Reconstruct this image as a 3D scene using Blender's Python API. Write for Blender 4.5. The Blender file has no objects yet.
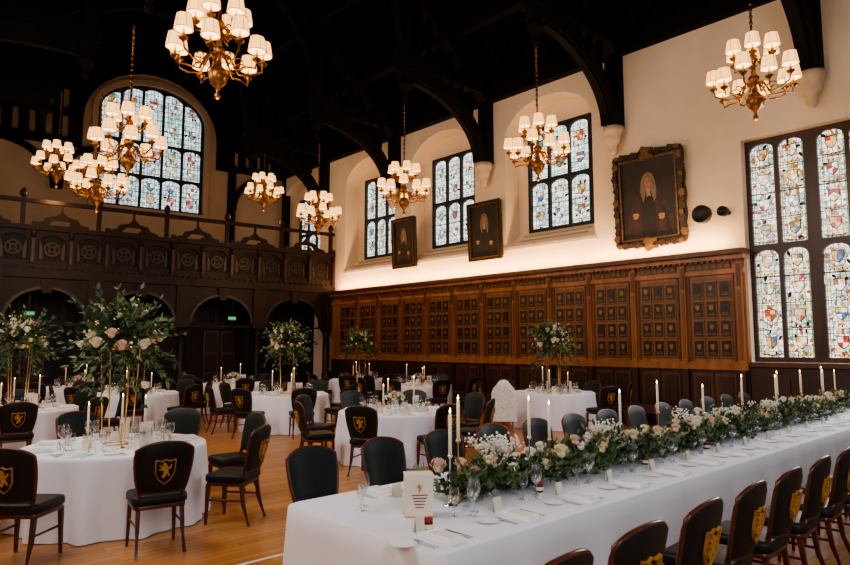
import bpy, math, random
from mathutils import Vector, Matrix
from mathutils.geometry import tessellate_polygon
R=random.Random(7)
pi=math.pi
# ---------------------------------------------------------------- materials
def mat(name,col,rough=.5,metal=0,emit=None,es=0,var=0.0,vscale=8,spec=.5,bump=0,sheen=0,stretch=(1,1,1)):
    m=bpy.data.materials.new(name);m.use_nodes=True;nt=m.node_tree;b=nt.nodes['Principled BSDF']
    b.inputs['Roughness'].default_value=rough;b.inputs['Metallic'].default_value=metal
    b.inputs['Specular IOR Level'].default_value=spec
    b.inputs['Base Color'].default_value=(*col,1)
    if emit: b.inputs['Emission Color'].default_value=(*emit,1);b.inputs['Emission Strength'].default_value=es
    if sheen: b.inputs['Sheen Weight'].default_value=sheen
    if var or bump:
        tc=nt.nodes.new('ShaderNodeTexCoord');mp=nt.nodes.new('ShaderNodeMapping');mp.inputs['Scale'].default_value=stretch
        nz=nt.nodes.new('ShaderNodeTexNoise');nz.inputs['Scale'].default_value=vscale;nz.inputs['Detail'].default_value=5
        nt.links.new(tc.outputs['Object'],mp.inputs[0]);nt.links.new(mp.outputs[0],nz.inputs['Vector'])
        if var:
            cr=nt.nodes.new('ShaderNodeValToRGB')
            cr.color_ramp.elements[0].position=.3;cr.color_ramp.elements[1].position=.7
            cr.color_ramp.elements[0].color=(*[c*(1-var) for c in col],1)
            cr.color_ramp.elements[1].color=(*[min(1,c*(1+var)) for c in col],1)
            nt.links.new(nz.outputs[0],cr.inputs[0]);nt.links.new(cr.outputs[0],b.inputs['Base Color'])
            if emit and var>.2:
                c2=nt.nodes.new('ShaderNodeValToRGB');c2.color_ramp.elements[0].position=.35;c2.color_ramp.elements[1].position=.65
                c2.color_ramp.elements[0].color=(*[c*(1-var) for c in emit],1);c2.color_ramp.elements[1].color=(*[min(1,c*(1+var)+.02) for c in emit],1)
                nt.links.new(nz.outputs[0],c2.inputs[0]);nt.links.new(c2.outputs[0],b.inputs['Emission Color'])
        if bump:
            bp=nt.nodes.new('ShaderNodeBump');bp.inputs['Strength'].default_value=bump;bp.inputs['Distance'].default_value=.02
            nt.links.new(nz.outputs[0],bp.inputs['Height']);nt.links.new(bp.outputs[0],b.inputs['Normal'])
    return m
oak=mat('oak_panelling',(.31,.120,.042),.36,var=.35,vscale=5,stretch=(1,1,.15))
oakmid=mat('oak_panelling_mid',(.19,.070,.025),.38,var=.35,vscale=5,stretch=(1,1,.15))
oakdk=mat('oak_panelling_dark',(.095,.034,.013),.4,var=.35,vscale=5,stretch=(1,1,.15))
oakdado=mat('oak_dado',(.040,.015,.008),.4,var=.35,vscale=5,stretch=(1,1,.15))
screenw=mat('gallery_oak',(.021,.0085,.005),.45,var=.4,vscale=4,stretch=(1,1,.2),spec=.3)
screend=mat('gallery_oak_shaded',(.008,.004,.003),.5,var=.4,vscale=4,spec=.3)  # gallery oak with the shade of recesses and under-gallery painted into its colour
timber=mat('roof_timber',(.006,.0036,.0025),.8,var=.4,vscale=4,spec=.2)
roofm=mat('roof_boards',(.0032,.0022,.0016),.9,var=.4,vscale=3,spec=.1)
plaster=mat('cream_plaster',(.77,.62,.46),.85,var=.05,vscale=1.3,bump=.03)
plasterd=mat('cream_plaster_dimmed',(.36,.255,.17),.85,var=.08,vscale=1.3)  # cream plaster darkened: dimness of the hall's far end put into the colour
stone=mat('pale_stone',(.50,.39,.28),.8,var=.15,vscale=6)
sillm=mat('sill_stone',(.40,.33,.26),.8,var=.1,vscale=5)
cloth=mat('white_linen',(.83,.835,.90),.85,var=.02,vscale=3,spec=.2)
napk=mat('napkin_cotton',(.90,.90,.94),.8,var=.02)
lace=mat('lace_cover',(.78,.76,.74),.8,var=.22,vscale=26)
mahog=mat('mahogany',(.080,.020,.010),.3,var=.3,vscale=10)
leather=mat('black_leather',(.0065,.008,.009),.48,var=.2,vscale=30,spec=.35)
leatherg=mat('green_leather',(.007,.014,.0125),.46,var=.2,vscale=30,spec=.35)
gold=mat('gold_thread',(.50,.25,.055),.5,.2,var=.15,vscale=40)
goldm=mat('gold_metal',(.75,.48,.20),.3,1,var=.05)
brass=mat('aged_brass',(.22,.10,.03),.34,1,var=.25)
iron=mat('black_iron',(.01,.01,.01),.5,var=.1)
lead=mat('window_lead',(.014,.011,.010),.6,var=.2)
silver=mat('silver_cutlery',(.7,.7,.7),.22,1,var=.05)
wax=mat('ivory_wax',(.85,.74,.55),.5,emit=(1,.75,.45),es=.08,var=.03)
flame=mat('candle_flame',(1,.7,.3),.5,emit=(1,.6,.22),es=12,var=.02)
card=mat('menu_card',(.78,.72,.62),.7,var=.04)
lampsh=mat('pleated_shade',(.26,.14,.045),.9,emit=(1,.53,.18),es=2.0,var=.05,spec=.05)
lampbot=mat('lamp_glow',(.6,.4,.2),.8,emit=(1,.58,.22),es=4,var=.02)
led=mat('led_strip',(1,.8,.5),.8,emit=(1,.58,.24),es=10,var=.02)
leafA=mat('eucalyptus_leaf',(.055,.115,.050),.55,var=.4,vscale=6)
leafB=mat('olive_leaf',(.15,.20,.07),.55,var=.4,vscale=6)
leafC=mat('dark_leaf',(.025,.055,.022),.5,var=.4,vscale=6)
petW=mat('white_petal',(.86,.81,.72),.7,var=.08)
petP=mat('blush_petal',(.80,.57,.45),.7,var=.08)
petY=mat('cream_petal',(.82,.71,.46),.7,var=.08)
redlid=mat('red_lid',(.28,.02,.02),.4,var=.1)
jam=mat('jam',(.10,.01,.01),.2,var=.1)
exitm=mat('exit_sign_green',(.02,.3,.12),.5,emit=(.1,.8,.35),es=.4,var=.02)
white=mat('white_paint',(.85,.85,.85),.5,var=.03)
plaqd=mat('plaque_dark',(.016,.009,.007),.35,var=.3,vscale=6)
plaqg=mat('plaque_gilt',(.24,.115,.038),.4,.1,var=.25,vscale=12)
canvas=mat('canvas_dark',(.016,.010,.007),.5,var=.6,vscale=3)
pskin=mat('painted_skin',(.32,.16,.085),.55,var=.25,vscale=12)
pwig=mat('painted_wig',(.17,.13,.09),.6,var=.4,vscale=25)
probe=mat('painted_robe',(.035,.014,.009),.55,var=.6,vscale=8)
pblk=mat('painted_black_robe',(.010,.007,.006),.55,var=.4,vscale=8)
place_=mat('painted_lace',(.28,.24,.18),.6,var=.3,vscale=20)
gilt=mat('carved_gilt_frame',(.030,.015,.007),.42,.2,var=.6,vscale=14)
giltl=mat('gilt_slip',(.13,.07,.025),.4,.4,var=.5,vscale=14)
def glassmat():
    m=bpy.data.materials.new('clear_glass');m.use_nodes=True;nt=m.node_tree;nt.nodes.clear()
    o=nt.nodes.new('ShaderNodeOutputMaterial');t=nt.nodes.new('ShaderNodeBsdfTransparent');g=nt.nodes.new('ShaderNodeBsdfGlossy')
    t.inputs[0].default_value=(.93,.94,.95,1)
    g.inputs['Roughness'].default_value=.05;lw=nt.nodes.new('ShaderNodeLayerWeight');lw.inputs[0].default_value=.45
    mp=nt.nodes.new('ShaderNodeMath');mp.operation='MULTIPLY_ADD';mp.inputs[1].default_value=.7;mp.inputs[2].default_value=.06
    mx=nt.nodes.new('ShaderNodeMixShader')
    nt.links.new(lw.outputs['Facing'],mp.inputs[0]);nt.links.new(mp.outputs[0],mx.inputs[0])
    nt.links.new(t.outputs[0],mx.inputs[1]);nt.links.new(g.outputs[0],mx.inputs[2]);nt.links.new(mx.outputs[0],o.inputs[0]);return m
glass=glassmat()
def paneglass(name,c1,c2,es,sc=1.0,mort=.007):
    m=bpy.data.materials.new(name);m.use_nodes=True;nt=m.node_tree;b=nt.nodes['Principled BSDF']
    tc=nt.nodes.new('ShaderNodeTexCoord');sp=nt.nodes.new('ShaderNodeSeparateXYZ');ad=nt.nodes.new('ShaderNodeMath');ad.operation='SUBTRACT'
    cb=nt.nodes.new('ShaderNodeCombineXYZ');br=nt.nodes.new('ShaderNodeTexBrick')
    nt.links.new(tc.outputs['Object'],sp.inputs[0]);nt.links.new(sp.outputs[1],ad.inputs[0]);nt.links.new(sp.outputs[0],ad.inputs[1])
    nt.links.new(ad.outputs[0],cb.inputs[0]);nt.links.new(sp.outputs[2],cb.inputs[1]);nt.links.new(cb.outputs[0],br.inputs['Vector'])
    br.offset=0;br.inputs['Scale'].default_value=1
    br.inputs['Brick Width'].default_value=.13*sc;br.inputs['Row Height'].default_value=.17*sc;br.inputs['Mortar Size'].default_value=mort*sc
    br.inputs['Color1'].default_value=(*c1,1);br.inputs['Color2'].default_value=(*c2,1);br.inputs['Mortar'].default_value=(.01,.01,.01,1)
    nz=nt.nodes.new('ShaderNodeTexNoise');nz.inputs['Scale'].default_value=5;nz.inputs['Detail'].default_value=4
    nt.links.new(tc.outputs['Object'],nz.inputs['Vector'])
    cr=nt.nodes.new('ShaderNodeValToRGB');cr.color_ramp.elements[0].position=.36;cr.color_ramp.elements[0].color=(.38,.42,.40,1);cr.color_ramp.elements[1].position=.56;cr.color_ramp.elements[1].color=(1,1,1,1)
    nt.links.new(nz.outputs[0],cr.inputs[0])
    mx=nt.nodes.new('ShaderNodeMixRGB');mx.blend_type='MULTIPLY';mx.inputs[0].default_value=1
    nt.links.new(br.outputs[0],mx.inputs[1]);nt.links.new(cr.outputs[0],mx.inputs[2])
    nt.links.new(mx.outputs[0],b.inputs['Emission Color']);b.inputs['Emission Strength'].default_value=es
    b.inputs['Base Color'].default_value=(.05,.06,.06,1);b.inputs['Roughness'].default_value=.2
    return m
pane=paneglass('leaded_quarry_glass',(.82,.88,.84),(.64,.71,.66),2.0,.85,.009)
panec=paneglass('painted_quarry_glass',(.88,.88,.80),(.68,.70,.60),2.0,.7,.010)
paneb=paneglass('leaded_quarry_glass_back',(.66,.80,.84),(.50,.63,.67),1.7,1.15,.010)
sg=[mat('stained_'+n,c,.2,emit=c,es=1.3,var=.45,vscale=22) for n,c in
    [('ruby',(.34,.040,.026)),('blue',(.07,.11,.21)),('gold',(.56,.34,.09)),('green',(.09,.17,.09)),('white',(.75,.78,.72)),('brown',(.22,.10,.045)),('amber',(.68,.45,.20)),('grey',(.26,.29,.27))]]
def floormat():
    m=bpy.data.materials.new('oak_floorboards');m.use_nodes=True;nt=m.node_tree;b=nt.nodes['Principled BSDF']
    tc=nt.nodes.new('ShaderNodeTexCoord');br=nt.nodes.new('ShaderNodeTexBrick');br.inputs['Scale'].default_value=1
    br.inputs['Brick Width'].default_value=1.9;br.inputs['Row Height'].default_value=.095;br.inputs['Mortar Size'].default_value=.0025
    br.inputs['Color1'].default_value=(.68,.31,.105,1);br.inputs['Color2'].default_value=(.48,.20,.062,1);br.inputs['Mortar'].default_value=(.10,.035,.01,1)
    mp=nt.nodes.new('ShaderNodeMapping');mp.inputs['Scale'].default_value=(.6,9,1);nz=nt.nodes.new('ShaderNodeTexNoise');nz.inputs['Scale'].default_value=3;nz.inputs['Detail'].default_value=6
    mx=nt.nodes.new('ShaderNodeMixRGB');mx.blend_type='MULTIPLY';mx.inputs[0].default_value=.4
    nt.links.new(tc.outputs['Object'],br.inputs['Vector']);nt.links.new(tc.outputs['Object'],mp.inputs[0]);nt.links.new(mp.outputs[0],nz.inputs['Vector'])
    nt.links.new(br.outputs[0],mx.inputs[1]);nt.links.new(nz.outputs[0],mx.inputs[2]);nt.links.new(mx.outputs[0],b.inputs['Base Color'])
    b.inputs['Roughness'].default_value=.34;b.inputs['Specular IOR Level'].default_value=.4;return m
floorm=floormat()
# ---------------------------------------------------------------- mesh builder
class MB:
    def __init__(s): s.v=[];s.f=[];s.m=[];s.sm=[];s.mats=[];s.M=Matrix()
    def mi(s,m):
        if m not in s.mats: s.mats.append(m)
        return s.mats.index(m)
    def add(s,vs,fs,m,smooth=False):
        o=len(s.v);M=s.M
        for p in vs: s.v.append((M@Vector(p))[:])
        k=s.mi(m)
        for f in fs: s.f.append([i+o for i in f]);s.m.append(k);s.sm.append(smooth)
    def box(s,a,b,m):
        x0,y0,z0=a;x1,y1,z1=b
        s.add([(x0,y0,z0),(x1,y0,z0),(x1,y1,z0),(x0,y1,z0),(x0,y0,z1),(x1,y0,z1),(x1,y1,z1),(x0,y1,z1)],
              [(0,3,2,1),(4,5,6,7),(0,1,5,4),(1,2,6,5),(2,3,7,6),(3,0,4,7)],m)
    def lathe(s,prof,c,m,seg=16,smooth=True,cap=True,sx=1,sy=1):
        vs=[];fs=[];n=len(prof)
        for r,z in prof:
            for i in range(seg):
                a=2*pi*i/seg;vs.append((c[0]+r*math.cos(a)*sx,c[1]+r*math.sin(a)*sy,c[2]+z))
        for j in range(n-1):
            for i in range(seg):
                i2=(i+1)%seg;fs.append((j*seg+i,j*seg+i2,(j+1)*seg+i2,(j+1)*seg+i))
        if cap:
            if prof[0][0]>1e-4: fs.append(tuple(range(seg))[::-1])
            if prof[-1][0]>1e-4: fs.append(tuple((n-1)*seg+i for i in range(seg)))
        s.add(vs,fs,m,smooth)
    def tube(s,path,r,m,seg=8,smooth=True,closed=False,rot=0):
        P=[Vector(p) for p in path];n=len(P);rr=r if isinstance(r,(list,tuple)) else [r]*n
        vs=[];fs=[]
        for i,p in enumerate(P):
            if closed: t=P[(i+1)%n]-P[i-1]
            else: t=P[min(i+1,n-1)]-P[max(i-1,0)]
            t.normalize();up=Vector((0,0,1)) if abs(t.z)<.95 else Vector((0,1,0))
            a=t.cross(up).normalized()
            b=t.cross(a).normalized()
            for k in range(seg):
                q=2*pi*k/seg+rot;vs.append(p+(a*math.cos(q)+b*math.sin(q))*rr[i])
        for i in range(n if closed else n-1):
            j=(i+1)%n
            for k in range(seg):
                k2=(k+1)%seg;fs.append((i*seg+k,i*seg+k2,j*seg+k2,j*seg+k))
        if not closed: fs.append(tuple(range(seg)));fs.append(tuple((n-1)*seg+k for k in range(seg))[::-1])
        s.add(vs,fs,m,smooth)
    def plate(s,outer,holes,t0,t1,m):
        loops=[[Vector((p[0],p[1],0)) for p in L] for L in [outer]+list(holes)]
        tris=tessellate_polygon(loops);flat=[p for L in loops for p in L];n=len(flat)
        vs=[(p.x,p.y,t0) for p in flat]+[(p.x,p.y,t1) for p in flat]
        fs=[tuple(t) for t in tris]+[tuple(i+n for i in reversed(t)) for t in tris]
        o=0
        for L in loops:
            k=len(L)
            for i in range(k):
                a=o+i;b=o+(i+1)%k;fs.append((a,b,b+n,a+n))
            o+=k
        s.add(vs,fs,m)
    def sphere(s,c,r,m,seg=10,rings=6,sz=1):
        s.lathe([(max(r*math.sin(pi*j/rings),1e-5),-r*math.cos(pi*j/rings)*sz) for j in range(rings+1)],c,m,seg,cap=False)
    def rbox(s,c,w,d,z0,z1,r,m,inset=.012):
        def loop(w,d,r,z):
            L=[]
            for cx,cy,a0 in [(w/2-r,d/2-r,0),(-w/2+r,d/2-r,pi/2),(-w/2+r,-d/2+r,pi),(w/2-r,-d/2+r,1.5*pi)]:
                for k in range(5):
                    a=a0+pi/2*k/4;L.append((c[0]+cx+r*math.cos(a),c[1]+cy+r*math.sin(a),z))
            return L
        Ls=[loop(w-inset,d-inset,r,z0),loop(w,d,r,z0+.01),loop(w,d,r,z1-.025),loop(w-inset,d-inset,r,z1-.008),loop(w-.06,d-.06,r*.8,z1)]
        vs=[p for L in Ls for p in L];fs=[]
        for j in range(len(Ls)-1):
            for i in range(20):
                k=(i+1)%20;fs.append((j*20+i,j*20+k,(j+1)*20+k,(j+1)*20+i))
        fs.append(tuple(range(20))[::-1]);fs.append(tuple(80+i for i in range(20)))
        s.add(vs,fs,m,True)
    def leaf(s,p,d,L,w,m):
        d=d.normalized();a=d.cross(Vector((R.uniform(-1,1),R.uniform(-1,1),R.uniform(-1,1)))).normalized();n=d.cross(a)
        p=Vector(p);s.add([p,p+d*L*.4+a*w-n*w*.3,p+d*L,p+d*L*.4-a*w-n*w*.3,p+d*L*.45],[(0,1,4),(1,2,4),(2,3,4),(3,0,4)],m)
    def bloom(s,c,r,m):
        c=Vector(c);s.sphere(c,r*.55,m,7,5)
        for k in range(12):
            th=k*2.4;el=.0+1.0*(k/12)
            d=Vector((math.cos(th)*math.cos(el),math.sin(th)*math.cos(el),math.sin(el)))
            t=d.cross(Vector((0,0,1))).normalized();u=t.cross(d)
            q=c+d*r*.45
            s.add([q-t*r*.3,q+t*r*.3,c+d*r*.95+t*r*.42+u*r*.3,c+d*r*1.05+u*r*.5,c+d*r*.95-t*r*.42+u*r*.3],[(0,1,2,3,4)],m,True)
    def mesh(s,name):
        me=bpy.data.meshes.new(name);me.from_pydata(s.v,[],s.f)
        for m in s.mats: me.materials.append(m)
        me.polygons.foreach_set('material_index',s.m);me.polygons.foreach_set('use_smooth',s.sm);me.update();return me
    def obj(s,name,loc=(0,0,0),rz=0): return put(name,s.mesh(name),loc,rz)
def put(name,me,loc=(0,0,0),rz=0,sc=1):
    o=bpy.data.objects.new(name,me);bpy.context.scene.collection.objects.link(o);o.location=loc;o.rotation_euler[2]=rz;o.scale=(sc,)*3;return o
def rect(a0,a1,b0,b1): return [(a0,b0),(a1,b0),(a1,b1),(a0,b1)]
def archpoly(a0,a1,b0,sp,ap,n=12):
    c=(a0+a1)/2;h=(a1-a0)/2;L=[(a0,b0),(a1,b0)]
    for k in range(n+1):
        a=pi*k/n;L.append((c+h*math.cos(a),sp+(ap-sp)*math.sin(a)))
    return L
MYZ=Matrix(((0,0,1,0),(1,0,0,0),(0,1,0,0),(0,0,0,1)))          # (y,z,x)
MXZ=Matrix(((1,0,0,0),(0,0,-1,0),(0,1,0,0),(0,0,0,1)))         # (x,z,-y)
ang=math.radians(6.5);ca,sa=math.cos(ang),math.sin(ang)
G=Matrix(((-ca,0,sa,14),(sa,0,ca,20.2),(0,1,0,0),(0,0,0,1)))    # (s,z,d)
def GV(s): return G@Matrix(((1,0,0,s),(0,0,1,0),(0,1,0,0),(0,0,0,1)))
WX=14.0;LX=-0.9;RIDGE=(7.0,15.0);PZ=9.3
# ---------------------------------------------------------------- room shell
b=MB();b.box((-4,-4,-.12),(16,27,0),floorm);b.obj('floor')
BY=5.2
b=MB();b.M=MYZ
niches=[(10.25,1.06),(14.35,1.0),(18.1,.98),(22.7,1.0)]
holes=[archpoly(y-1.45,y+1.45,4.55,7.7,8.65) for y,_ in niches]+[rect(1.0,BY,1.45,6.15)]
b.plate(rect(-4,27,0,PZ),holes,WX,WX+.9,plaster);b.obj('wall_right')
b=MB()
for y,_ in niches: # sloping sills
    b.add([(14.02,y-1.44,4.56),(14.6,y-1.44,5.0),(14.6,y-1.44,4.56),(14.02,y+1.44,4.56),(14.6,y+1.44,5.0),(14.6,y+1.44,4.56)],
          [(0,1,4,3),(0,2,1),(3,4,5),(0,3,5,2),(1,2,5,4)],plaster)
    b.box((13.96,y-1.5,4.48),(14.12,y+1.5,4.56),sillm)
    b.box((14.18,y-1.1,4.71),(14.3,y+1.1,4.745),sillm);b.box((14.38,y-1.1,4.86),(14.48,y+1.1,4.89),sillm)
b.obj('trim_window_sills')
b=MB();b.M=MYZ
b.plate(rect(-4,27,0,PZ),[archpoly(y-1.3,y+1.3,4.4,7.7,8.65) for y in (6.2,10.3,14.4,18.5)],LX-.5,LX,plaster);b.obj('wall_left')
b=MB();b.M=G # back wall gable
ws,ww=5.83,1.95
gable=[(-1,0),(15.8,0),(15.8,PZ),(7,15.2),(-1,PZ-.2)]
def barch(s):
    x=abs(s-ws)/ww
    return 10.55+1.25*math.sqrt(max(0,1-x*x))
wh=[(ws-ww,6.95),(ws+ww,6.95)]+[(ws+ww*math.cos(pi*k/16),10.55+1.25*math.sin(pi*k/16)) for k in range(17)]
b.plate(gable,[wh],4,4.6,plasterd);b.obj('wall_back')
b=MB();b.M=G
aw=2.45
L=[(.02,8.9),(ws-aw,8.9)]+[(ws+aw*math.cos(pi-pi*k/16),10.0+2.25*math.sin(pi-pi*k/16)) for k in range(17)]+[(ws+aw,8.9),(14.8,8.9),(14.8,PZ+.1),(7,15.0),(.02,PZ-.1)]
slots=[]
for k in range(12):
    s=ws+aw+.45+k*.5
    zt=PZ+(15-PZ)*(14.8-s)/7.8-.5
    if s<14:
        if zt>10: slots.append(rect(s,s+.2,9.2,min(zt,10.0)))
        if zt>11: slots.append(rect(s,s+.2,10.25,min(zt,11.0)))
for k in range(5):
    s=.55+k*.48
    slots.append(rect(s,s+.2,9.15,9.75 if s>1 else 9.45))
b.plate(L,slots,3.8,3.98,timber)
for s in (.35,2.75): b.box((s-.13,6.0,3.7),(s+.13,9.0,3.98),timber)
for s in (9.0,11.6,14.0): b.box((s-.13,7.6,3.7),(s+.13,9.0,3.98),timber)
for s0,s1,dr in ((2.75,.9,-1),(9.0,10.9,1),(9.0,7.9,-1)):
    o=[];i_=[]
    for k in range(11):
        t=pi/2*k/10;w_=abs(s1-s0)
        o.append((s1-dr*w_*math.cos(t),7.3+1.7*math.sin(t)));i_.append((s1-dr*(w_-.18)*math.cos(t),7.3+1.5*math.sin(t)))
    b.plate(o+i_[::-1],[],3.75,3.95,timber)
b.obj('trim_gable_timbering')
b=MB()
for x0 in (14.9,LX-.5):
    z0=PZ-.3
    b.add([(x0,-4,z0),(x0,27,z0),(RIDGE[0],27,RIDGE[1]),(RIDGE[0],-4,RIDGE[1]),(x0,-4,z0+.2),(x0,27,z0+.2),(RIDGE[0],27,RIDGE[1]+.2),(RIDGE[0],-4,RIDGE[1]+.2)],
      [(0,1,2,3),(4,5,6,7),(0,1,5,4),(3,2,6,7)],roofm)
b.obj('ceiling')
b=MB()
for x0,sg_ in ((14,1),(LX,-1)):
    for t in (.25,.5,.75):
        x=x0+(RIDGE[0]-x0)*t;z=PZ+(RIDGE[1]-PZ)*t-.25
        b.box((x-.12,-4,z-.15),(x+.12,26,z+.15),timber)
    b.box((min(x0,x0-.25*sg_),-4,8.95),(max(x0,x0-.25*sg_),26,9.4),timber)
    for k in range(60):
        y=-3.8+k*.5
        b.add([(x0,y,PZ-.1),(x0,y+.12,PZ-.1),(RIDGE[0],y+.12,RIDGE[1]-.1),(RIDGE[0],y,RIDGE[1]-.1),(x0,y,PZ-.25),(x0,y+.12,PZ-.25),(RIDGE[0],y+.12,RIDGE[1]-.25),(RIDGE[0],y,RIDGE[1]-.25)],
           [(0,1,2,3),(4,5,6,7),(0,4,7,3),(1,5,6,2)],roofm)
b.obj('ceiling_purlins_and_rafters')
# ---------------------------------------------------------------- trusses
def truss():
    b=MB();b.M=MXZ;T=.17
    for wx,px,dr in ((13.995,10.7,-1),(LX+.005,4.1,1)):
        b.plate(rect(min(wx,wx+dr*.3),max(wx,wx+dr*.3),7.1,9.4),[],-T,T,timber)
        b.plate(rect(min(wx,px+dr*.3),max(wx,px+dr*.3),9.15,9.5),[],-T,T,timber)
        cx,cz=px,7.1;A=abs(wx+dr*.28-px);B=2.05
        o=[];i_=[]
        for k in range(17):
            t=pi/2*k/16
            o.append((px-dr*(A)*math.cos(t),cz+B*math.sin(t)+.05))
            i_.append((px-dr*(A-.28)*math.cos(t),cz+(B-.34)*math.sin(t)))
        b.plate(o+i_[::-1],[],-T*.9,T*.9,timber)
        i2=[(px-dr*(A-.34)*math.cos(pi/2*k/16),cz+(B-.42)*math.sin(pi/2*k/16)) for k in range(17)]
        b.plate(i_+i2[::-1],[],-T*.5,T*.5,timber)
        b.plate(rect(px-.16,px+.16,8.75,12.0),[],-.16,.16,timber)
        b.plate(rect(px-.22,px+.22,9.0,9.15),[],-.22,.22,timber)
        b.M=Matrix.Translation((px,0,0))
        b.lathe([(.01,8.15),(.06,8.2),(.10,8.3),(.05,8.38),(.12,8.48),(.20,8.6),(.20,8.66),(.14,8.72),(.14,8.85)],(0,0,0),timber,10)
        b.M=MXZ
        c0=7.4;A=abs(px-c0);o=[];i_=[]
        for k in range(15):
            t=pi/2*k/14
            o.append((c0-dr*A*math.cos(t),9.7+3.3*math.sin(t)));i_.append((c0-dr*(A-.26)*math.cos(t),9.7+3.0*math.sin(t)))
        b.plate(o+i_[::-1],[],-T*.8,T*.8,timber)
        n=int(abs(wx-px)/.42)
        for k in range(1,n):
            x=px-dr*k*.42;tt=abs(x-wx)/abs(RIDGE[0]-wx);zt=PZ+(RIDGE[1]-PZ)*tt-.2
            b.plate(rect(x-.045,x+.045,9.45,zt),[],-.06,.06,timber)
            te=abs(x-px)/abs(wx-px);zb=7.1+2.05*math.sqrt(max(0,1-te*te))
            if zb<8.9:b.plate(rect(x-.04,x+.04,zb,9.2),[],-.05,.05,timber)
        b.plate([(wx,PZ-.1),(RIDGE[0],RIDGE[1]-.1),(RIDGE[0],RIDGE[1]-.6),(wx,PZ-.6)],[],-T,T,timber)
    b.plate(rect(4.1,10.7,12.8,13.15),[],-T,T,timber)
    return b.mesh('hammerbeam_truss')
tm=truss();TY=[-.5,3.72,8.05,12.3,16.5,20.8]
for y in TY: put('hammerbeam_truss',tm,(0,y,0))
b=MB()
b.lathe([(.02,0),(.07,.03),(.11,.12),(.10,.2),(.17,.3),(.20,.42),(.20,.5),(.25,.56),(.25,.7)],(0,0,0),stone,12)
cm=b.mesh('stone_corbel')
for y in TY: put('stone_corbel',cm,(13.745,y,6.4))
# ---------------------------------------------------------------- windows
def shield(b,c,w,h,t,pal):
    x,z=c;cols=[R.choice(pal) for _ in range(4)]
    q=lambda pts:[(x+a*w/2,z+bb*h/2) for a,bb in pts]
    e=1.14
    b.plate(q([(-e,e),(e,e),(e,-.1),(.95,-.5),(.5,-.95),(0,-1.2),(-.5,-.95),(-.95,-.5),(-e,-.1)]),[],t+.004,t+.012,lead)
    b.plate(q([(-1,1),(0,1),(0,0),(-1,0)]),[],t,t+.01,cols[0]);b.plate(q([(0,1),(1,1),(1,0),(0,0)]),[],t,t+.01,cols[1])
    b.plate(q([(-1,0),(0,0),(0,-1),(-.45,-.8),(-.85,-.4)]),[],t,t+.01,cols[1] if R.random()<.5 else cols[2]);b.plate(q([(0,0),(1,0),(.85,-.4),(.45,-.8),(0,-1)]),[],t,t+.01,cols[0] if R.random()<.5 else cols[3])
    r=R.random()
    if r<.35: b.plate(q([(-1,.25),(1,.25),(1,-.1),(-1,-.1)]),[],t-.004,t,cols[2])
    elif r<.6: b.plate(q([(-1,-.1),(0,.5),(1,-.1),(1,-.4),(0,.2),(-.95,-.4)]),[],t-.004,t,cols[3])
    elif r<.8: b.plate(q([(-.18,1),(.18,1),(.18,-.85),(-.18,-.85)]),[],t-.004,t,cols[2])
def ring(b,c,r0,r1,t,m,sz=1.1,n=14):
    b.plate([(c[0]+r1*math.cos(2*pi*k/n),c[1]+r1*sz*math.sin(2*pi*k/n)) for k in range(n)],[[(c[0]+r0*math.cos(2*pi*k/n),c[1]+r0*sz*math.sin(2*pi*k/n)) for k in range(n)]],t,t+.008,m)
def mantle(b,c,w,t,n,cols,r0=.30,r1=.44):
    for k in range(n):
        a=2*pi*k/n+R.uniform(-.15,.15);r=w*R.uniform(r0,r1);s_=w*R.uniform(.05,.10)
        x=c[0]+r*math.cos(a);z=c[1]+r*1.25*math.sin(a)
        m=R.choice(cols);th=a+R.uniform(-.8,.8)
        P=[(x+s_*ra*math.cos(th+q),z+s_*ra*1.2*math.sin(th+q)) for q,ra in ((0,1.5),(.9,.8),(2.2,.9),(3.1,1.3),(4,.7),(5.3,.9))]
        b.plate(P,[],t,t+.008,m)
pal=[sg[0],sg[1],sg[2],sg[0],sg[4],sg[2],sg[5],sg[6],sg[7],sg[4],sg[4]]
mpal=[sg[5],sg[3],sg[7],sg[6],sg[5],sg[7],lead,sg[0],sg[2]]
palf=[sg[1],sg[5],sg[7],sg[4],sg[3],sg[0],sg[7],sg[2],sg[4]]
mpalf=[sg[3],sg[7],sg[7],sg[5],lead,sg[7]]
wn=0
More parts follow.
